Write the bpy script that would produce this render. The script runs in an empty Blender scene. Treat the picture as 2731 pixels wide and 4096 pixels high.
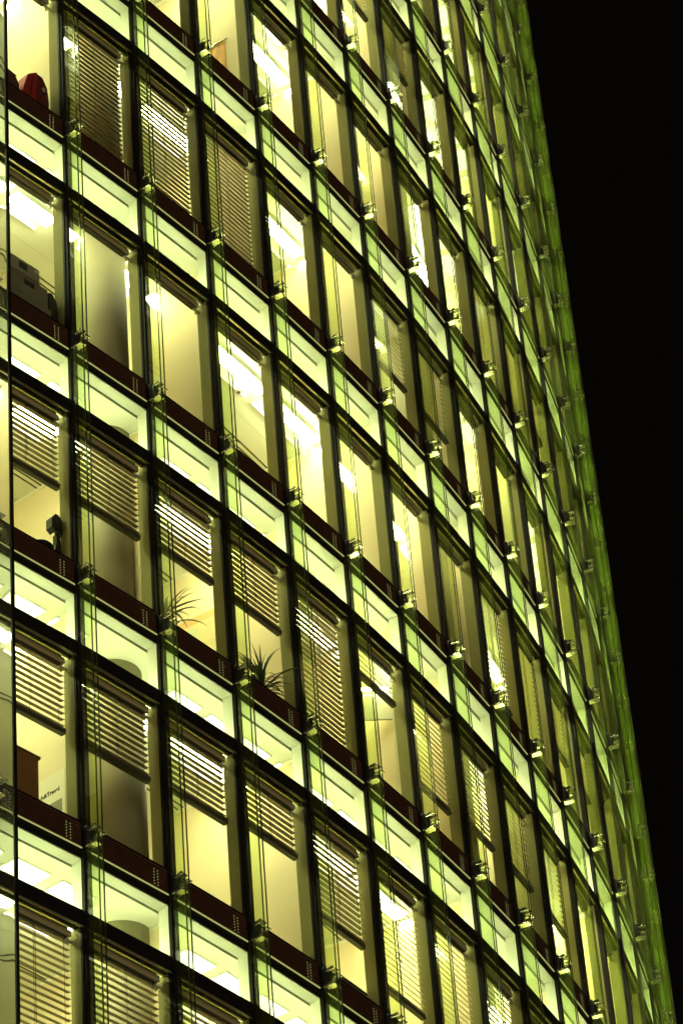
import bpy, bmesh, math, random
from mathutils import Matrix, Vector
random.seed(7)
S = bpy.context.scene
COL = S.collection
# ------------------------------------------------------------------ fitted view
R, DPHI, PHI0, Z0, DIST = 36.318, 0.0382707, 0.375411, 31.5014, 62.8367
YAW, PITCH, ROLL, F_PX = 0.5268218, 0.6673804, -0.0874138, 13885.7
H = 3.6                                            # storey height
cy, sy, cp, sp = math.cos(YAW), math.sin(YAW), math.cos(PITCH), math.sin(PITCH)
FWD = Vector((sy*cp, cy*cp, sp)); RT = Vector((cy, -sy, 0)); UP = RT.cross(FWD)
c_, s_ = math.cos(ROLL), math.sin(ROLL)
RT, UP = c_*RT + s_*UP, -s_*RT + c_*UP
cam = bpy.data.objects.new('camera', bpy.data.cameras.new('camera')); COL.objects.link(cam)
cam.matrix_world = Matrix((RT, UP, -FWD)).transposed().to_4x4()
cam.data.sensor_fit = 'VERTICAL'; cam.data.sensor_height = 36.0; cam.data.sensor_width = 36.0
cam.data.lens = 36.0*F_PX/4096
cam.data.clip_start = 0.5; cam.data.clip_end = 3000
S.camera = cam
# ------------------------------------------------------------------ night sky, faint city glow, exposure
S.world = bpy.data.worlds.new('World'); S.world.use_nodes = True
bg = S.world.node_tree.nodes['Background']
bg.inputs[0].default_value = (1.0, 0.68, 0.38, 1); bg.inputs[1].default_value = 0.0008
sun = bpy.data.objects.new('city_glow', bpy.data.lights.new('city_glow', 'SUN')); COL.objects.link(sun)
sun.data.energy = 0.24; sun.data.color = (1.0, 0.82, 0.55); sun.data.angle = math.radians(40)
sun.rotation_euler = (math.radians(74), 0, math.radians(-4))
vs = S.view_settings
vs.view_transform = 'Standard'; vs.look = 'None'; vs.exposure = 1.25; vs.gamma = 1.0; vs.use_curve_mapping = False
S.cycles.max_bounces = 9; S.cycles.diffuse_bounces = 4; S.cycles.glossy_bounces = 4
S.cycles.transmission_bounces = 4; S.cycles.transparent_max_bounces = 64
S.cycles.sample_clamp_indirect = 6.0; S.cycles.caustics_reflective = False; S.cycles.caustics_refractive = False
S.cycles.use_denoising = True; S.cycles.use_light_tree = True

# ------------------------------------------------------------------ materials
def mat(name, col, rough=0.6, metal=0.0, noise=0.0, scale=8.0, spec=0.5, bump=0.0):
    m = bpy.data.materials.new(name); m.use_nodes = True
    nt = m.node_tree; b = nt.nodes['Principled BSDF']
    b.inputs['Base Color'].default_value = (*col, 1)
    b.inputs['Roughness'].default_value = rough; b.inputs['Metallic'].default_value = metal
    b.inputs['Specular IOR Level'].default_value = spec
    if noise or bump:
        tc = nt.nodes.new('ShaderNodeTexCoord'); nz = nt.nodes.new('ShaderNodeTexNoise')
        nz.inputs['Scale'].default_value = scale; nz.inputs['Detail'].default_value = 5
        nt.links.new(tc.outputs['Object'], nz.inputs['Vector'])
        if noise:
            mx = nt.nodes.new('ShaderNodeMix'); mx.data_type = 'RGBA'
            mx.inputs[6].default_value = (*[c*(1-noise) for c in col], 1)
            mx.inputs[7].default_value = (*[min(1, c*(1+noise)) for c in col], 1)
            nt.links.new(nz.outputs['Fac'], mx.inputs[0]); nt.links.new(mx.outputs[2], b.inputs['Base Color'])
        if bump:
            bp = nt.nodes.new('ShaderNodeBump'); bp.inputs['Strength'].default_value = bump
            bp.inputs['Distance'].default_value = 0.02
            nt.links.new(nz.outputs['Fac'], bp.inputs['Height']); nt.links.new(bp.outputs[0], b.inputs['Normal'])
    return m
def emit(name, col, strength):
    m = bpy.data.materials.new(name); m.use_nodes = True
    nt = m.node_tree; nt.nodes.remove(nt.nodes['Principled BSDF'])
    e = nt.nodes.new('ShaderNodeEmission'); e.inputs[0].default_value = (*col, 1); e.inputs[1].default_value = strength
    nt.links.new(e.outputs[0], nt.nodes['Material Output'].inputs[0])
    return m
def glass(name, tint, dirt=0.0, dirtcol=(.5, .8, .3), mirror=0.0, wav=0.0, wscale=3.0, ior=1.5):
    """thin sheet glass: see-through with tint, Fresnel reflection, a little dust"""
    m = bpy.data.materials.new(name); m.use_nodes = True
    nt = m.node_tree; nt.nodes.remove(nt.nodes['Principled BSDF']); N = nt.nodes.new; L = nt.links.new
    tr = N('ShaderNodeBsdfTransparent'); tr.inputs[0].default_value = (*tint, 1)
    gl = N('ShaderNodeBsdfGlossy'); gl.inputs['Roughness'].default_value = 0.02
    fr = N('ShaderNodeFresnel'); fr.inputs['IOR'].default_value = ior
    ge = N('ShaderNodeNewGeometry'); mr = N('ShaderNodeMapRange')      # same reflection from either face of the sheet
    mr.inputs['To Min'].default_value = ior; mr.inputs['To Max'].default_value = 1/ior
    L(ge.outputs['Backfacing'], mr.inputs['Value']); L(mr.outputs[0], fr.inputs['IOR'])
    mx = N('ShaderNodeMixShader')
    if mirror:
        mm = N('ShaderNodeMath'); mm.operation = 'MAXIMUM'; mm.inputs[1].default_value = mirror
        L(fr.outputs[0], mm.inputs[0]); L(mm.outputs[0], mx.inputs[0])
    else:
        L(fr.outputs[0], mx.inputs[0])
    base = tr
    if dirt:
        df = N('ShaderNodeBsdfTranslucent'); df.inputs[0].default_value = (*dirtcol, 1)
        dd = N('ShaderNodeBsdfDiffuse'); dd.inputs[0].default_value = (*dirtcol, 1)
        ad = N('ShaderNodeMixShader'); ad.inputs[0].default_value = 0.5
        L(df.outputs[0], ad.inputs[1]); L(dd.outputs[0], ad.inputs[2])
        m2 = N('ShaderNodeMixShader'); m2.inputs[0].default_value = dirt
        L(tr.outputs[0], m2.inputs[1]); L(ad.outputs[0], m2.inputs[2]); base = m2
    L(base.outputs[0], mx.inputs[1]); L(gl.outputs[0], mx.inputs[2]); L(mx.outputs[0], nt.nodes['Material Output'].inputs[0])
    if wav:
        tc = N('ShaderNodeTexCoord'); nz = N('ShaderNodeTexNoise'); nz.inputs['Scale'].default_value = wscale
        bp = N('ShaderNodeBump'); bp.inputs['Strength'].default_value = wav; bp.inputs['Distance'].default_value = 0.05
        L(tc.outputs['Object'], nz.inputs['Vector']); L(nz.outputs['Fac'], bp.inputs['Height']); L(bp.outputs[0], gl.inputs['Normal'])
    return m
LAMP = (0.93, 1.0, 0.54)
M = dict(
    frame=mat('black_frame', (.012, .011, .009), .6, noise=.3, scale=3, spec=.12),
    casing=mat('olive_casing', (.26, .25, .10), .7, spec=.08, noise=.15, scale=4),
    white=mat('white_reveal', (.72, .74, .62), .6, noise=.05, scale=5),
    spandrel=mat('red_brown_spandrel', (.115, .050, .026), .45, noise=.35, scale=5),
    polished=mat('polished_steel', (.90, .84, .58), .18, .8),
    steel=mat('clamp_steel', (.72, .70, .50), .25, .9, noise=.1, scale=30),
    black=mat('black_steel', (.010, .010, .009), .4),
    pane=glass('window_glass', (.965, .98, .90)), pane_green=glass('green_window_glass', (.915, .985, .815)),
    fin=glass('green_fin_glass', (.955, .994, .872), dirt=.022, dirtcol=(.78, .95, .22), wav=.10, wscale=1.2, ior=1.45),
    mirror=glass('coated_end_glass', (.55, .62, .35), dirt=.20, dirtcol=(.75, .82, .42), mirror=.72, wav=.26, wscale=1.1),
    edge=mat('fin_edge', (.05, .065, .025), .2, spec=.8),
    ceiling=mat('ceiling_plaster', (.88, .89, .76), .8, noise=.03, scale=2),
    slot=mat('ceiling_slot', (.10, .10, .06), .6), shadow_gap=mat('ceiling_gap', (.36, .36, .26), .7),
    wall=mat('cream_wall', (.78, .66, .41), .8, noise=.05, scale=1.5),
    skirting=mat('wall_top_trim', (.85, .82, .62), .6),
    floor=mat('office_carpet', (.76, .72, .50), .9, noise=.2, scale=20),
    column=mat('concrete_column', (.32, .29, .17), .7, noise=.12, scale=3),
    core=mat('dark_core', (.05, .05, .04), .8),
    slat_lit=mat('lit_blind_slat', (.70, .66, .46), .5, noise=.06, scale=6), slat=mat('blind_slat', (.26, .21, .13), .5, noise=.08, scale=6),  # paler copy of the slats has the room light put into its colour
    rail=mat('blind_rail', (.09, .085, .055), .45),
    headbox=mat('blind_headbox', (.72, .62, .34), .6),
    bracketw=mat('white_end_bracket', (.75, .74, .58), .5),
    cord=mat('blind_cord', (.10, .08, .05), .8),
    housing=mat('lamp_housing', (.7, .7, .6), .5),
    ground=mat('asphalt', (.05, .05, .05), .9, noise=.3, scale=.5),
)
M['strip'] = emit('painted_glow', (.85, .90, .28), .20)  # painted glow for the floor lines and spandrel dots, neither is a lamp
M['cove'] = emit('cove_tube', (.92, 1.0, .58), 9.5)
M['louvre'] = emit('louvre_panel', (1.0, 1.0, .66), 1.5)
LAMPS = [emit('lamp_panel_%s' % n, LAMP, s) for n, s in (('dim', 14), ('mid', 21), ('bright', 52))]

# ------------------------------------------------------------------ mesh helpers
class MB:
    def __init__(s): s.bm = bmesh.new(); s.mats = []
    def mi(s, m):
        if m not in s.mats: s.mats.append(m)
        return s.mats.index(m)
    def quad(s, pts, m):
        f = s.bm.faces.new([s.bm.verts.new(p) for p in pts]); f.material_index = s.mi(m); return f
    def box(s, x0, x1, y0, y1, z0, z1, m, mx=None, bevel=0.0):
        r = bmesh.ops.create_cube(s.bm, size=1.0)['verts']
        t = Matrix.Translation(((x0+x1)/2, (y0+y1)/2, (z0+z1)/2)) @ Matrix.Diagonal((x1-x0, y1-y0, z1-z0, 1))
        bmesh.ops.transform(s.bm, matrix=t, verts=r)
        fs = {f for v in r for f in v.link_faces}
        if bevel:
            es = list({e for f in fs for e in f.edges})
            g = bmesh.ops.bevel(s.bm, geom=es, offset=bevel, segments=2, affect='EDGES', profile=.5)
            fs = set(g['faces']) | {f for v in g['verts'] for f in v.link_faces}
            r = list({v for f in fs for v in f.verts})
        if mx is not None: bmesh.ops.transform(s.bm, matrix=mx, verts=r)
        i = s.mi(m)
        for f in fs: f.material_index = i
        return s
    def cyl(s, p, q, r, m, seg=10, r2=None):
        p, q = Vector(p), Vector(q); d = q-p
        o = bmesh.ops.create_cone(s.bm, cap_ends=True, segments=seg, radius1=r, radius2=r if r2 is None else r2, depth=d.length)['verts']
        mx = Matrix.Translation((p+q)/2) @ d.to_track_quat('Z', 'Y').to_matrix().to_4x4()
        bmesh.ops.transform(s.bm, matrix=mx, verts=o)
        i = s.mi(m)
        for f in {f for v in o for f in v.link_faces}: f.material_index = i; f.smooth = len(f.verts) == 4
        return s
    def mesh(s, name):
        me = bpy.data.meshes.new(name); s.bm.normal_update(); s.bm.to_mesh(me); s.bm.free()
        for m in s.mats: me.materials.append(m)
        return me
def link(name, me, parent=None, mx=None):
    o = bpy.data.objects.new(name, me); COL.objects.link(o)
    if parent: o.parent = parent
    if mx is not None: o.matrix_local = mx
    return o
def tag(o, label, cat, group=None, kind=None):
    o['label'] = label; o['category'] = cat
    if group: o['group'] = group
    if kind: o['kind'] = kind
    return o

# ------------------------------------------------------------------ facade frame of reference
GZ = -1.6                                          # ground, the eye is at height 0
def ang(c): return PHI0 + DPHI*c
def P(c, z, depth=0.0):                            # point on column line c (may be fractional), depth inward
    a = ang(c); r = R - depth
    return Vector((r*math.sin(a), DIST - r*math.cos(a), z))
def zrow(r): return Z0 - H*r
W_ = (P(1, 0)-P(0, 0)).length
def cellmx(c, k):                                  # x along the bay, y inward, z up from the lower node row
    a, b = P(c, zrow(k+1)), P(c+1, zrow(k+1))
    x = (b-a).normalized(); y = Vector((-x.y, x.x, 0))
    return Matrix(((x.x, y.x, 0, a.x), (x.y, y.y, 0, a.y), (0, 0, 1, a.z), (0, 0, 0, 1)))
def colmx(c):                                      # x tangential, y inward
    p = P(c, 0); a = ang(c)
    x = Vector((math.cos(a), math.sin(a), 0)); y = Vector((-x.y, x.x, 0))
    return Matrix(((x.x, y.x, 0, p.x), (x.y, y.y, 0, p.y), (0, 0, 1, 0), (0, 0, 0, 1)))
def px(p):                                         # picture position, 2731 x 4096
    z = p.dot(FWD); return (1365.5 + F_PX*p.dot(RT)/z, 2048 - F_PX*p.dot(UP)/z)
def inframe(pts, m=40):
    q = [px(p) for p in pts]
    xs, ys = [a[0] for a in q], [a[1] for a in q]
    return max(xs) > -m and min(xs) < 2731+m and max(ys) > -m and min(ys) < 4096+m
C_LO, C_HI, K_LO, K_HI = -5, 20, -8, 4
def visible(c, k): return c <= 16 and inframe([P(c, zrow(k)), P(c+1, zrow(k)), P(c, zrow(k+1)), P(c+1, zrow(k+1))])
VIS = [(c, k) for k in range(K_LO, K_HI+1) for c in range(-1, 17) if visible(c, k)]
VISSET = set(VIS)

# ------------------------------------------------------------------ the tower
tower = tag(bpy.data.objects.new('office_tower', None), 'tall curved glass office tower with lit windows, black frames and green glass fins', 'tower')
COL.objects.link(tower); tower.location = (0, DIST, GZ)
TI = Matrix.Translation((0, -DIST, -GZ))
def part(name, me, mx=None, parent=None):
    o = link(name, me, parent or tower)
    o.matrix_local = (TI @ mx if mx is not None else TI) if parent is None else (mx if mx is not None else Matrix())
    return o

Z_SP, Z_HEAD, Z_TB, Z_TT = .34, 2.61, 2.81, 3.48   # spandrel top, main head, transom bottom, transom top
def frame_mesh():
    b = MB(); w = W_; f = M['frame']; o = M['casing']
    b.box(.05, w-.05, .0, .10, Z_HEAD, Z_TB, f)                       # band between main window and transom
    b.box(.05, w-.05, .003, .10, Z_TT, H-.02, f)                      # head of the transom
    b.box(.05, .075, .004, .035, Z_SP+.02, Z_HEAD, f); b.box(w-.075, w-.05, .004, .035, Z_SP+.02, Z_HEAD, f)
    b.box(.05, w-.05, .006, .10, Z_SP, Z_SP+.02, f)
    b.box(.05, .070, .035, .20, Z_SP, Z_HEAD, o); b.box(w-.070, w-.05, .035, .20, Z_SP, Z_HEAD, o)
    b.box(.05, w-.05, .10, .135, Z_HEAD+.006, Z_TB-.006, o)           # inner face of the band
    return b.mesh('window_frame')
def spandrel_mesh():
    b = MB(); m = M['spandrel']
    b.box(.05, W_-.05, .012, .10, .02, Z_SP-.002, m)
    for i in range(8): b.box(.052, W_-.052, .0, .012, .03+i*.038, .03+i*.038+.022, m)
    for i in range(6):
        for x in (1.10, 1.16): b.box(x, x+.013, -.003, -.0005, .055+i*.038, .063+i*.038, M['strip'])   # emissive dots, reflected light painted onto the spandrel end
    return b.mesh('spandrel')
def reveal_mesh():
    b = MB(); m = M['white']; w = W_
    b.box(.05, .062, .012, .155, Z_TB, Z_TT, m); b.box(w-.062, w-.05, .012, .155, Z_TB, Z_TT, m)
    b.box(.062, w-.062, .012, .16, Z_TT-.014, Z_TT-.001, m)
    return b.mesh('window_reveal')
def rail_mesh():
    b = MB(); m = M['polished']
    b.box(.05, W_-.05, -.010, .0, -.004, .0115, M['strip'])             # emissive line, painted-in glow of light caught along the floor edge
    b.box(.05, W_-.05, -.013, .0, .012, .017, M['frame'])
    return b.mesh('floor_glow_line')
def bead_mesh():
    b = MB(); b.box(.052, W_-.052, -.006, .019, Z_HEAD-.020, Z_HEAD-.001, M['polished']); return b.mesh('head_bead')
def cove_mesh():
    b = MB(); b.box(.10, W_-.10, .15, .21, Z_TB+.02, Z_TB+.055, M['cove'], bevel=.01)   # fluorescent tube lying on the band, washes the ceiling
    return b.mesh('cove_tube')
def pane_mesh():
    b = MB(); g = M['pane']; w = W_
    b.quad([(.075, .02, Z_SP+.02), (w-.075, .02, Z_SP+.02), (w-.075, .02, Z_HEAD), (.075, .02, Z_HEAD)], g)
    b.quad([(.062, .016, Z_TB), (w-.062, .016, Z_TB), (w-.062, .016, Z_TT-.014), (.062, .016, Z_TT-.014)], M['pane_green'])
    return b.mesh('pane')
ME = dict(frame=frame_mesh(), spandrel=spandrel_mesh(), reveal=reveal_mesh(), rail=rail_mesh(), bead=bead_mesh(), pane=pane_mesh(), cove=cove_mesh())
def bracket_meshes():
    """black arm on the mullion, two steel plates that grip the fins and a bright lower plate"""
    b = MB(); k = M['black']
    b.box(-.055, .055, -.085, .0, .015, .27, k, bevel=.02)
    b.box(-.035, .035, -.135, -.08, .06, .20, k, bevel=.015)
    b.cyl((0, -.09, .24), (0, -.165, .255), .022, k, 10)
    a = b.mesh('bracket')
    b = MB(); s = M['steel']
    b.box(-.060, .012, -.235, -.10, .175, .193, s, bevel=.004)
    b.box(.0, .075, -.245, -.11, .120, .138, s, bevel=.004)
    b.cyl((-.02, -.17, .19), (-.02, -.17, .225), .017, s, 8); b.cyl((.03, -.19, .085), (.03, -.19, .12), .015, s, 8)
    b.box(-.045, .050, -.205, -.02, .0, .020, M['polished'], bevel=.005)
    b.box(-.010, .006, -.200, -.06, .02, .085, s, bevel=.003)
    b.cyl((.0, -.20, .05), (.0, -.225, .05), .018, s, 10)
    return a, b.mesh('clamp')
BR, CL = bracket_meshes()

def area_px(c, k):
    q = [px(P(c, zrow(k))), px(P(c+1, zrow(k))), px(P(c+1, zrow(k+1))), px(P(c, zrow(k+1)))]
    return abs(sum(q[i][0]*q[(i+1) % 4][1]-q[(i+1) % 4][0]*q[i][1] for i in range(4)))/2
ORD = sorted(VIS, key=lambda t: -area_px(*t))
OWN = set(ORD[:100])
for (c, k) in ORD[:100]:
    w = part('window', ME['frame'], cellmx(c, k))
    for n, key in (('spandrel', 'spandrel'), ('window_reveal', 'reveal'), ('floor_glow_line', 'rail'), ('head_bead', 'bead'), ('pane', 'pane'), ('cove_tube', 'cove')):  # 'rail' holds the painted floor glow line
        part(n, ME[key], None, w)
rest = [(c, k) for k in range(K_LO, K_HI+1) for c in range(C_LO, C_HI) if (c, k) not in OWN and (c > -4 and c < 19)]
def merged(cells, meshes, name, mxf):
    bm = bmesh.new(); mats = []
    for t in cells:
        for me in meshes:
            n0 = len(bm.verts); f0 = len(bm.faces)
            bm.from_mesh(me); bm.verts.ensure_lookup_table(); bm.faces.ensure_lookup_table()
            bmesh.ops.transform(bm, matrix=mxf(*t), verts=bm.verts[n0:])
            for f in bm.faces[f0:]:
                m = me.materials[f.material_index]
                if m not in mats: mats.append(m)
                f.material_index = mats.index(m)
    out = bpy.data.meshes.new(name); bm.to_mesh(out); bm.free()
    for m in mats: out.materials.append(m)
    return out
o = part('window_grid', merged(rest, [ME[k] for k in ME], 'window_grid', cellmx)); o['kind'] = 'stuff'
# mullions, fins and brackets
NODES = [(c, r) for r in range(K_LO, K_HI+2) for c in range(0, 17) if inframe([P(c, zrow(r)), P(c, zrow(r)+.25, -.25)], 10)]
NODES.sort(key=lambda t: (P(t[0], zrow(t[1]))).length)
def nodemx(c, r): return Matrix.Translation((0, 0, zrow(r))) @ colmx(c)
for (c, r) in NODES[:100]:
    b = part('bracket', BR, nodemx(c, r)); part('clamp', CL, None, b)
rest = [(c, r) for r in range(K_LO, K_HI+2) for c in range(-3, 19) if (c, r) not in set(NODES[:100])]
o = part('bracket_row', merged(rest, [BR, CL], 'bracket_row', nodemx)); o['kind'] = 'stuff'
ZT, ZB = zrow(K_LO), zrow(K_HI+1)
b = MB(); b.box(-.06, .06, -.032, .105, GZ, ZT, M['frame']); b.box(-.012, .012, -.042, -.032, GZ, ZT, M['black']); MU = b.mesh('mullion')
FIN_D = .225
b = MB()
for s in (-.035, .035):
    b.box(s-.006, s+.006, -FIN_D, -.045, ZB, ZT, M['fin'])
FN = b.mesh('glass_fin')
b = MB()
for s in (-.035, .035):
    b.box(s-.008, s+.008, -FIN_D-.010, -FIN_D-.001, ZB, ZT, M['edge'])
FE = b.mesh('fin_edge')
for c in range(-3, 19):
    part('mullion', MU, colmx(c))
    if c == -1: continue
    f = part('glass_fin', FN, colmx(c)); part('fin_edge', FE, None, f)
b = MB(); b.box(-.012, .012, -.36, -.045, ZB, ZT, M['mirror']); me = b.mesh('end_fin')
f = part('end_fin', me, colmx(-1))
b = MB(); b.box(-.022, .022, -.385, -.361, ZB, ZT, M['frame']); part('fin_edge', b.mesh('fin_edge'), None, f)

# ------------------------------------------------------------------ storeys: ceiling, floor slab, walls, columns
PART = {-4: [1, 4, 8, 11, 14], -3: [0, 3, 6, 7, 10, 13], -2: [0, 3, 5, 6, 9, 11, 13], -1: [0, 3, 5, 7, 9, 12, 14], 0: [-3, 2, 5, 6, 7, 10, 13], 1: [-2, 1, 3, 5, 6, 8, 11, 13],
        2: [0, 3, 6, 8, 11, 13], 3: [1, 4, 7, 9, 12], 4: [0, 3, 6, 9, 12]}
ZC = 3.462                                          # ceiling height over the lower node row
DEEP = 5.0
CC = list(range(-4, 20))
for k in range(K_LO, K_HI+1):
    zb = zrow(k+1)
    def strip(b, d0, d1, z, m, cc=CC, flip=False):
        for i in cc[:-1]:
            q = [P(i, zb+z, d0), P(i+1, zb+z, d0), P(i+1, zb+z, d1), P(i, zb+z, d1)]
            b.quad(q[::-1] if not flip else q, m)
    def vert(b, d, z0, z1, m, cc=CC):
        for i in cc[:-1]:
            b.quad([P(i, zb+z0, d), P(i+1, zb+z0, d), P(i+1, zb+z1, d), P(i, zb+z1, d)], m)
    b = MB(); c = M['ceiling']; s = M['slot']
    s2 = M['shadow_gap']; vert(b, .161, ZC-.02, ZC+.03, s2); strip(b, .161, .195, ZC+.03, s2); vert(b, .195, ZC, ZC+.03, s2)
    strip(b, .195, DEEP, ZC, c)
    for d in (1.93, 2.01): strip(b, d, d+.028, ZC-.003, s)
    strip(b, 1.62, 1.630, ZC-.002, M['housing'])
    strip(b, .10, DEEP, ZC+.12, M['core'], flip=True)
    part('ceiling', b.mesh('ceiling'))
    b = MB()
    strip(b, .10, DEEP, .012, M['floor'], flip=True); strip(b, .10, DEEP, -.012, M['core'])
    vert(b, .101, -.012, .012, M['core'])
    part('floor_slab', b.mesh('floor_slab'))
    b = MB(); vert(b, DEEP-.002, .012, ZC, M['wall']); part('back_wall', b.mesh('back_wall'))
    cols = PART.get(k) or [x for x in range(-2, 18) if (x+k) % 3 == 0]
    for c in cols:
        b = MB(); m = colmx(c+.13)
        b.box(-.045, .045, .205, DEEP-.004, .012, ZC-.002, M['wall'])
        b.box(-.052, .052, .26, DEEP-.006, ZC-.05, ZC-.003, M['skirting'])
        part('partition_wall', b.mesh('partition_wall'), Matrix.Translation((0, 0, zb)) @ m)
    for c in (1.03, 7.03, 13.03):
        b = MB(); b.cyl((0, 0, .013), (0, 0, ZC-.003), .35, M['column'], 40)
        q = P(c, zb, .80); part('round_column', b.mesh('round_column'), Matrix.Translation(q))
# ends and the storeys below the picture
b = MB()
for c in (-4, 19):
    q = [P(c, GZ, -.0), P(c, ZT+1, -.0), P(c, ZT+1, DEEP+.1), P(c, GZ, DEEP+.1)]
    b.quad(q, M['core'])
for i in CC[:-1]:
    b.quad([P(i, GZ, DEEP+.05), P(i, ZT+1, DEEP+.05), P(i+1, ZT+1, DEEP+.05), P(i+1, GZ, DEEP+.05)], M['core'])
    b.quad([P(i, GZ, .03), P(i+1, GZ, .03), P(i+1, ZB-.02, .03), P(i, ZB-.02, .03)], M['core'])
    b.quad([P(i, ZT+1, .0), P(i+1, ZT+1, .0), P(i+1, ZT+1, DEEP+.05), P(i, ZT+1, DEEP+.05)], M['core'])
part('core_wall', b.mesh('core_wall'))
# ground
b = MB(); b.quad([(-400, -400, GZ-.004), (400, -400, GZ-.004), (400, 500, GZ-.004), (-400, 500, GZ-.004)], M['ground'])
g = link('ground', b.mesh('ground')); g['kind'] = 'structure'

# ------------------------------------------------------------------ where a window is, in words
STOREY = {-1: 'the storey with the red bag', 0: 'the storey with the grey printer', 1: 'the storey with the two pot plants',
          2: 'the storey with the travel poster', 3: 'the storey below the travel poster', 4: 'the lowest storey in view'}
NTH = ['first', 'second', 'third', 'fourth', 'fifth', 'sixth', 'seventh', 'eighth', 'ninth', 'tenth', 'eleventh', 'twelfth',
       'thirteenth', 'fourteenth', 'fifteenth', 'sixteenth', 'seventeenth', 'eighteenth']
for i in range(2, 9): STOREY[-i] = '%s storey above the red bag' % ['next', 'second', 'third', 'fourth', 'fifth', 'sixth', 'seventh'][i-2]
def where(c, k):
    row = sorted(x for x, y in VIS if y == k)
    return '%s window from left, %s' % (NTH[row.index(c)], STOREY[k])

# ------------------------------------------------------------------ ceiling lights
def light_meshes(lm, trim=0):
    """two square panels near the glass and one long strip behind them; trimmed beside a column"""
    h = M['housing']; z = ZC-.004; lo, hi = (.10, W_-.11)
    if trim == 1: hi = .80
    if trim == 2: lo = .62
    sq = [(x, x+.51) for x in (.10, .77) if x >= lo-.01 and x+.51 <= hi+.01] or [(.75, 1.26)]
    b = MB()
    for x0, x1 in sq: b.box(x0-.015, x1+.015, .425, .735, z-.012, z, h)
    for x in (lo+.15, hi-.15): b.cyl((x, 1.05, z-.064), (x, 1.05, z), .006, h, 6)
    hm = b.mesh('housing'); parts = []
    for x0, x1 in sq:
        q = MB(); q.box(x0, x1, .44, .72, z-.022, z-.0125, M['louvre'], bevel=.003); parts.append(q.mesh('diffuser'))
    b = MB(); b.box(lo-.01, hi+.01, .955, 1.145, z-.0635, z-.058, h); b.box(lo, hi, 1.30, 1.35, z-.012, z, h); tray = b.mesh('lamp_tray'); hm2 = tray
    q = MB(); q.box(lo+.01, hi-.01, 1.31, 1.34, z-.03, z-.0125, M['louvre']); parts.append(q.mesh('diffuser'))
    parts.append(tray)
    q = MB(); q.box(lo, hi, .965, 1.135, z-.115, z-.065, lm, bevel=.012); parts.append(q.mesh('diffuser'))
    return hm, parts
LM = [[light_meshes(m, t) for t in range(3)] for m in LAMPS]
def trim(c): return 1 if c % 6 == 0 else 2 if c % 6 == 1 else 0
def add_light(c, k, lev, thing=True):
    hm, ds = LM[lev][trim(c)]; mx = cellmx(c, k)
    root = bpy.data.objects.new('ceiling_light', None); COL.objects.link(root)
    root.matrix_world = mx
    link('housing', hm, root)
    for d in ds: link(d.name.split('.')[0], d, root)
    tag(root, 'bright ceiling light inside ' + where(c, k), 'ceiling light', 'ceiling lights of the offices')
DARK = {}
def level(c, k):
    rr = random.Random(c//3*131+k*17)
    if k >= 1: return 1 if c < 7 else 2
    return rr.choice([0, 1, 1]) if c < 5 else rr.choice([1, 2, 2]) if c < 8 else 2
far = []
for k in range(K_LO, K_HI+1):
    for c in range(-4, 18):
        if (c, k) in VISSET: add_light(c, k, level(c, k))
        else: far.append((c, k)) if trim(c) == 0 else None
mm = [LM[1][0][0]]+LM[1][0][1]
o = part('lamp_row', merged(far, mm, 'lamp_row', cellmx)); o['kind'] = 'stuff'

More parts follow.
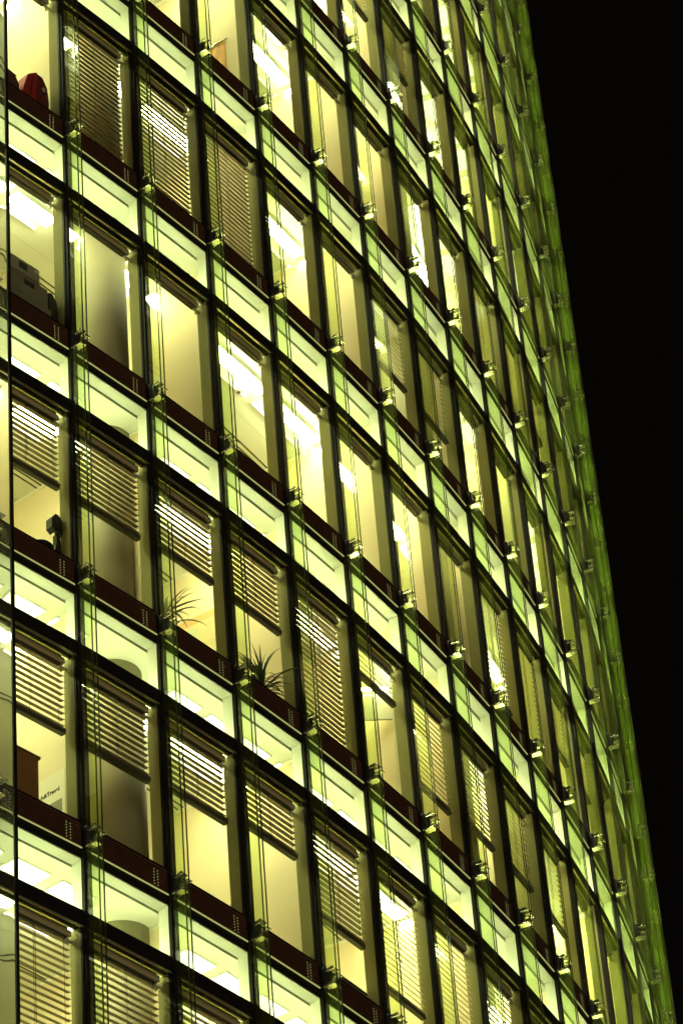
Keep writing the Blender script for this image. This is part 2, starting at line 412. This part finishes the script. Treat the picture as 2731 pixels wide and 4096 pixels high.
# ------------------------------------------------------------------ blinds
BL = {(-1, -1): 0, (0, -1): 1, (1, -1): 1, (2, -1): 1, (5, -1): .6, (6, -1): .62, (8, -2): .9, (9, -2): .7,
      (5, -3): .3, (6, -3): .45, (7, 0): .86, (8, 0): 1, (9, 0): .5, (-1, 1): .5, (0, 1): .48, (1, 1): .44, (2, 1): .42, (3, 1): 1, (4, 1): .25,
      (5, 1): .68, (6, 1): .6, (7, 1): .55, (8, 1): .55, (-1, 2): .43, (0, 2): .46, (1, 2): .40, (2, 2): .33, (3, 2): .62, (4, 2): .78, (5, 2): 1, (6, 2): .8,
      (7, 2): .5, (-1, 3): 1, (0, 3): 1, (1, 3): 1, (2, 3): .8, (3, 3): .8, (4, 3): 1}
XB0, XB1 = .085, W_-.13
PITCH_S = .0865
BCACHE = {}
def blind_meshes(f, tilt=27):
    f = round(f, 2)
    if (f, tilt) in BCACHE: return BCACHE[f, tilt]
    y = .155; top = Z_HEAD-.15; d = {}; sm = M['slat'] if tilt < 40 else M['slat_lit']
    b = MB(); b.box(XB0, XB1-.05, .105, .205, Z_HEAD-.125, Z_HEAD-.012, M['headbox'], bevel=.012)
    b.box(XB0+.01, XB1-.07, .12, .19, Z_HEAD-.145, Z_HEAD-.126, M['rail'])
    d['headrail'] = b.mesh('headrail')
    b = MB(); w = M['bracketw']
    b.box(XB1-.045, XB1+.0, .11, .215, Z_HEAD-.105, Z_HEAD-.03, w, bevel=.008)
    b.cyl((XB1-.02, .16, Z_HEAD-.10), (XB1-.02, .16, Z_HEAD-.20), .016, w, 10)
    b.cyl((XB1-.06, .16, Z_HEAD-.14), (XB1+.05, .16, Z_HEAD-.14), .022, w, 10)
    d['end_bracket'] = b.mesh('end_bracket')
    if f > 0:
        L = (top-Z_SP-.06)*f; n = int(L/PITCH_S)
        b = MB(); t = math.radians(tilt)
        for i in range(n):
            z = top-.03-i*PITCH_S
            a = [(-.040, -.000), (-.02, .006), (0, .008), (.02, .006), (.040, .0)]
            pts = [(y+u*math.cos(t)-v*math.sin(t), z+u*math.sin(t)+v*math.cos(t)) for u, v in a]
            x0 = XB0+random.uniform(-.003, .003); x1 = XB1+random.uniform(-.003, .003)
            for (p, q) in zip(pts, pts[1:]):
                ff = b.quad([(x0, p[0], p[1]), (x1, p[0], p[1]), (x1, q[0], q[1]), (x0, q[0], q[1])], sm); ff.smooth = True
        d['slats'] = b.mesh('slats')
        zb = top-.03-n*PITCH_S
        b = MB(); b.box(XB0+.005, XB1-.003, y-.036, y+.036, zb-.03, zb+.012, M['rail'], bevel=.01)
        for i in range(4): b.box(XB0, XB1, y-.039, y+.039, zb+.016+i*.008, zb+.02+i*.008, sm)
        d['bottom_rail'] = b.mesh('bottom_rail')
        b = MB()
        for x in (XB0+.16, (XB0+XB1)/2+.02, XB1-.12):
            b.cyl((x, y-.041, zb), (x, y-.041, top), .0028, M['cord'], 5)
        b.cyl((XB0+.62, y-.055, top-1.0*f-.3), (XB0+.62, y-.055, top), .004, M['cord'], 5)
        d['cord'] = b.mesh('cord')
    BCACHE[f, tilt] = d; return d
for (c, k) in VIS:
    f = BL.get((c, k))
    if f is None:
        rr = random.Random(c*71+k*13)
        f = rr.choice([0, 0, 0, .4, 0]) if c >= 10 else 0
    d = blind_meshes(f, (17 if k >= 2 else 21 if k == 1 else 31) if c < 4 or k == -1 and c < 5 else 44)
    root = bpy.data.objects.new('venetian_blind', None); COL.objects.link(root); root.matrix_world = cellmx(c, k)
    for n, me in d.items(): link(n, me, root)
    st = 'raised blind under its headbox' if f == 0 else 'blind fully lowered' if f > .9 else 'blind two thirds lowered' if f > .58 else 'half lowered blind' if f > .36 else 'blind lowered a little'
    tag(root, st + ', ' + where(c, k), 'blind', 'venetian blinds in the tower windows')

# ------------------------------------------------------------------ things on the sills and walls
M.update(red=mat('red_cloth', (.42, .018, .015), .6, noise=.25, scale=14, bump=.3), darkred=mat('dark_red_cloth', (.13, .012, .012), .7, noise=.3, scale=10),
    brown=mat('brown_board', (.10, .04, .018), .7, noise=.3, scale=9), cardboard=mat('cardboard', (.30, .15, .045), .8, noise=.25, scale=7),
    tape=mat('carton_edge', (.20, .10, .03), .8), grey=mat('printer_grey', (.24, .23, .15), .5, noise=.08), grey2=mat('printer_light', (.40, .38, .26), .5),
    plastic=mat('black_plastic', (.018, .018, .016), .4), paper=mat('paper', (.78, .74, .54), .7), ink=mat('ink', (.03, .03, .025), .7),
    photo=mat('printed_grey', (.26, .24, .15), .7, noise=.3, scale=12), leaf=mat('leaf', (.045, .085, .022), .45, noise=.4, scale=9),
    pot=mat('pot', (.10, .07, .04), .6), soil=mat('soil', (.03, .02, .012), .9), orange=mat('orange_frame', (.66, .44, .17), .6),
    print=mat('map_print', (.70, .58, .30), .7, noise=.2, scale=6), print2=mat('map_green', (.62, .62, .36), .7, noise=.25, scale=8), curtain=mat('orange_reflection', (.70, .40, .15), .8, noise=.3, scale=4), lampwhite=mat('detector_white', (.6, .58, .42), .5),  # curtain: only for the added cloth that stands in for an orange reflection
    sill=mat('sill_board', (.30, .27, .17), .6))
def prop(name, c, k, label, cat, loc=(0, 0, 0), group=None):
    root = bpy.data.objects.new(name, None); COL.objects.link(root)
    root.matrix_world = cellmx(c, k) @ Matrix.Translation(loc)
    return tag(root, label, cat, group)
SB = .345                                           # top of the sill board
b = MB(); b.box(.06, W_-.06, .137, .52, SB-.03, SB, M['sill']); SILL = b.mesh('window_sill')
for o in list(tower.children):
    if o.name.split('.')[0] == 'window': part('window_sill', SILL, None, o)

# red bag beside a brown board
t = prop('bag', -1, -1, 'red bag with a dark side leaning on the sill in the top left window', 'bag', (0, .20, SB))
b = MB()
pts = [(.74, 0), (.79, .34), (.86, .58), (1.00, .70), (1.03, .71), (.98, .0)]
def prism(b, pts, y0, y1, m):
    n = len(pts); i = b.mi(m)
    A = [b.bm.verts.new((x, y0, z)) for x, z in pts]; B = [b.bm.verts.new((x, y1, z)) for x, z in pts]
    fs = [b.bm.faces.new(A), b.bm.faces.new(B[::-1])]+[b.bm.faces.new((A[j], B[j], B[(j+1) % n], A[(j+1) % n])) for j in range(n)]
    bmesh.ops.recalc_face_normals(b.bm, faces=fs)
    for f in fs: f.material_index = i
prism(b, pts, -.07, .10, M['red']); link('front_panel', b.mesh('front_panel'), t)
b = MB(); prism(b, [(.985, .0), (1.035, .705), (1.13, .70), (1.21, .56), (1.24, .30), (1.22, 0)], -.06, .11, M['darkred']); link('side_panel', b.mesh('side_panel'), t)
b = MB(); prism(b, [(.845, .05), (.93, .55), (.955, .56), (.875, .05)], -.078, -.0705, M['darkred']); link('strap', b.mesh('strap'), t)
b = MB(); b.cyl((1.13, -.062, .50), (1.15, -.075, .42), .022, M['lampwhite'], 10); link('buckle', b.mesh('buckle'), t)
t = prop('board', -1, -1, 'dark brown board leaning beside the red bag', 'board', (0, .22, SB))
b = MB(); prism(b, [(.18, 0), (.18, .55), (.70, .46), (.76, .36), (.74, 0)], -.03, .03, M['brown']); link('panel', b.mesh('panel'), t)
b = MB(); prism(b, [(.18, .552), (.18, .575), (.715, .485), (.70, .462)], -.033, .033, M['darkred']); link('edge_strip', b.mesh('edge_strip'), t)

# printer
t = prop('printer', -1, 0, 'grey office printer with a black side tray standing on the sill', 'printer', (0, .20, SB))
b = MB(); b.box(.42, 1.20, -.06, .30, 0, .30, M['grey'], bevel=.012); b.box(.44, 1.18, -.064, -.0601, .17, .19, M['plastic']); link('base_tray', b.mesh('base_tray'), t)
b = MB(); b.box(.44, 1.16, -.05, .29, .302, .62, M['grey'], bevel=.02); b.box(.75, .92, -.054, -.0501, .48, .56, M['plastic']); link('body', b.mesh('body'), t)
b = MB(); b.box(.46, 1.02, -.055, .27, .622, .86, M['grey2'], bevel=.025); link('scanner_top', b.mesh('scanner_top'), t)
b = MB(); b.box(.66, .80, -.060, -.0552, .70, .80, M['plastic']); b.box(.92, 1.0, -.060, -.0552, .76, .81, M['paper']); link('control_panel', b.mesh('control_panel'), t)
b = MB(); prism(b, [(1.165, .10), (1.165, .58), (1.22, .60), (1.30, .50), (1.325, .30), (1.325, .0), (1.22, .0), (1.21, .08)], -.05, .24, M['plastic']); link('side_tray', b.mesh('side_tray'), t)
b = MB(); b.cyl((1.03, .0, .70), (1.13, .02, .60), .012, M['plastic'], 8); link('arm', b.mesh('arm'), t)

# dark stand and a low bowl
t = prop('desk_stand', -1, 1, 'slim black stand with a square head on the sill', 'stand', (0, .20, SB))
b = MB(); prism(b, [(1.17, 0), (1.19, .16), (1.225, .30), (1.225, .44), (1.275, .47), (1.29, .36), (1.30, .2), (1.33, 0)], -.03, .03, M['plastic']); link('upright', b.mesh('upright'), t)
b = MB(); prism(b, [(1.135, .50), (1.14, .64), (1.20, .72), (1.25, .72), (1.24, .56), (1.20, .46)], -.05, .05, M['plastic']); link('head', b.mesh('head'), t)
b = MB(); prism(b, [(1.255, .48), (1.26, .73), (1.30, .72), (1.345, .58), (1.33, .46)], -.035, .035, M['plastic']); link('hood', b.mesh('hood'), t)
t = prop('bowl', -1, 1, 'low dark bowl on the sill beside the slim stand', 'bowl', (.99, .20, SB))
b = MB(); b.cyl((0, 0, 0), (0, 0, .13), .10, M['plastic'], 20, r2=.15); b.cyl((0, 0, .131), (0, 0, .18), .155, M['plastic'], 20, r2=.11); link('body', b.mesh('body'), t)

# carton and poster
t = prop('carton', -1, 2, 'brown cardboard carton standing on the sill beside the travel poster', 'carton', (0, .21, SB))
b = MB(); b.box(.40, .85, -.06, .20, 0, .70, M['cardboard'], bevel=.006); link('body', b.mesh('body'), t)
b = MB(); prism(b, [(.395, .702), (.395, .722), (.88, .722), (.88, .69), (.855, .69), (.855, .702)], -.065, .205, M['tape']); link('lid', b.mesh('lid'), t)
def text_mesh(body, size, m):
    cu = bpy.data.curves.new('lettering', 'FONT'); cu.body = body; cu.size = size; cu.extrude = .001; cu.offset = .0022
    o = bpy.data.objects.new('lettering', cu); COL.objects.link(o)
    me = bpy.data.meshes.new_from_object(o.evaluated_get(bpy.context.evaluated_depsgraph_get()))
    bpy.data.objects.remove(o); bpy.data.curves.remove(cu)
    me.name = 'lettering'; me.materials.clear(); me.materials.append(m); return me
def wallmx(c, k, depth, z):                         # on the left face of a partition: x towards the glass, y up, z out of the wall
    base = Matrix.Translation((0, 0, zrow(k+1))) @ colmx(c+.13)
    return base @ Matrix(((0, 0, -1, -.046), (-1, 0, 0, depth), (0, 1, 0, z), (0, 0, 0, 1)))
t = bpy.data.objects.new('poster', None); COL.objects.link(t); t.matrix_world = wallmx(0, 2, 1.05, .55)
tag(t, 'white travel poster with black lettering on the wall behind the carton', 'poster')
b = MB(); b.box(0, .64, 0, .80, .002, .006, M['paper']); link('sheet', b.mesh('sheet'), t)
link('lettering', text_mesh('ch&Travel', .078, M['ink']), t, Matrix.Translation((.235, .54, .0075)))
b = MB(); b.box(.20, .59, .05, .42, .0062, .008, M['photo']); link('printed_panel', b.mesh('printed_panel'), t)
t = bpy.data.objects.new('wall_map', None); COL.objects.link(t); t.matrix_world = wallmx(3, 1, 2.42, 1.55)
tag(t, 'orange bordered wall map hanging behind the thin leaved plant', 'map')
b = MB(); b.box(0, 1.25, 0, 1.12, .002, .018, M['orange']); link('border', b.mesh('border'), t)
b = MB(); b.box(.09, .55, .10, 1.0, .0185, .022, M['print']); b.box(.60, 1.19, .10, 1.0, .0185, .022, M['print']); b.box(.62, .86, .55, .95, .0222, .024, M['print2']); link('print', b.mesh('print'), t)

# plants
def plant(c, k, x, y, label, n, hmax, lean, seed, wid):
    rr = random.Random(seed)
    t = prop('pot_plant', c, k, label, 'plant', (x, y, SB), 'pot plants on the sills')
    b = MB(); b.cyl((0, 0, 0), (0, 0, .13), .07, M['pot'], 18, r2=.09); b.cyl((0, 0, .1301), (0, 0, .15), .098, M['pot'], 18); link('pot', b.mesh('pot'), t)
    b = MB(); b.cyl((0, 0, .1502), (0, 0, .154), .085, M['soil'], 14); link('soil', b.mesh('soil'), t)
    b = MB()
    for i in range(n):
        a = rr.uniform(0, 6.283); L = hmax*rr.uniform(.45, 1); el = rr.uniform(.35, 1.45); bend = rr.uniform(.4, 1.5)
        p = Vector((rr.uniform(-.04, .04), rr.uniform(-.04, .04), .15+rr.uniform(0, .25 if n > 20 else .02)))
        hd = Vector((math.cos(a)+lean, math.sin(a)*.45, 0)).normalized()
        if lean > .5 and hd.x < 0: hd.x = -hd.x
        sd = Vector((-hd.y, hd.x, 0)); prev = None
        for j in range(8):
            f = j/7; wv = wid*(math.sin(math.pi*min(1, f*.85+.12)))*(1-f*.55) if j < 7 else .001
            e = el-bend*f*f
            ring = (b.bm.verts.new(p-sd*wv), b.bm.verts.new(p+Vector((0, 0, -wv*.35))), b.bm.verts.new(p+sd*wv))
            if prev:
                for u in (0, 1):
                    fc = b.bm.faces.new((prev[u], prev[u+1], ring[u+1], ring[u])); fc.smooth = True; fc.material_index = b.mi(M['leaf'])
            prev = ring
            p = p+(hd*math.cos(e)+Vector((0, 0, math.sin(e))))*(L/7)
    link('leaves', b.mesh('leaves'), t)
plant(1, 1, .40, .24, 'thin pot plant with a few long leaves in front of the wall map', 24, .78, .9, 5, .024)
plant(2, 1, .92, .24, 'bushy dark green pot plant on the sill against a bare wall', 64, .62, .15, 11, .020)

# added tube lamp and pale board in place of a bright reflection
t = prop('glare_lamp', 4, 1, 'added white tube lamp standing in for a reflection in the glass', 'stand-in lamp')
b = MB(); b.cyl((1.20, .60, 2.42), (1.395, .30, 2.42), .022, LAMPS[2], 12); link('tube', b.mesh('tube'), t)  # tube of the added stand-in lamp
b = MB()
for f in (-.04, 1.04): b.cyl((1.20+.195*f, .60-.30*f, 2.42), (1.20+.195*(f+.06*(1 if f > .5 else -1)), .60-.30*(f+.06*(1 if f > .5 else -1)), 2.42), .028, M['lampwhite'], 12)
b.cyl((1.21, .61, 2.455), (1.405, .31, 2.455), .014, M['lampwhite'], 8); link('glare_fitting', b.mesh('glare_fitting'), t)
t = prop('glare_board', 4, 1, 'added pale board standing in for the glow below the tube lamp', 'board')
mm = Matrix.Translation((1.30, .47, 0)) @ Matrix.Rotation(math.atan2(-.30, .195), 4, 'Z')
b = MB(); b.box(-.22, .22, .0, .02, 1.95, 2.36, M['paper'], mx=mm); link('panel', b.mesh('panel'), t)
b = MB(); b.box(-.235, -.2205, -.004, .024, .013, 2.375, M['housing'], mx=mm); b.box(.2205, .235, -.004, .024, .013, 2.375, M['housing'], mx=mm); b.box(-.22, .22, -.004, .024, 1.935, 1.949, M['housing'], mx=mm)
link('stand', b.mesh('stand'), t)

# spiral notebook, smoke detector, added orange cloth in place of a reflection
t = prop('notebook', 3, 2, 'spiral bound notebook leaning on the sill near the bottom', 'notebook', (0, .20, SB))
b = MB(); b.box(.60, 1.32, -.005, .012, 0, .25, M['paper']); link('pages', b.mesh('pages'), t)
b = MB()
for i in range(22): b.box(.61+i*.032, .626+i*.032, -.018, .02, .235, .275, M['ink'])
link('spiral', b.mesh('spiral'), t)
t = prop('smoke_detector', 2, 0, 'small round smoke detector on the ceiling behind the third window', 'smoke detector', (2.45, 1.37, ZC))
b = MB(); b.cyl((0, 0, -.045), (0, 0, -.004), .05, M['lampwhite'], 20, r2=.06); link('housing', b.mesh('housing'), t)
b = MB(); b.cyl((0, 0, -.062), (0, 0, -.0455), .024, M['slot'], 14); link('sensor', b.mesh('sensor'), t)
t = bpy.data.objects.new('reflection_cloth', None); COL.objects.link(t); t.matrix_world = wallmx(3, -2, 1.05, .45)
tag(t, 'added orange cloth standing in for a reflection in a bright upper window', 'stand-in cloth')
b = MB(); prev = None
for i in range(25):
    x = .0+i*.022; y = .02+.014*math.sin(i*1.3)
    ring = (b.bm.verts.new((x, .0+.03*math.sin(i*.7), y)), b.bm.verts.new((x+.01*math.sin(i), 1.45, y*.7)))
    if prev: f = b.bm.faces.new((prev[0], ring[0], ring[1], prev[1])); f.smooth = True; f.material_index = b.mi(M['curtain'])  # added cloth in place of a reflection, not a curtain
    prev = ring
link('cloth', b.mesh('cloth'), t)
b = MB(); b.cyl((-.03, 1.46, .03), (.57, 1.46, .03), .014, M['steel'], 10); link('rod', b.mesh('rod'), t)
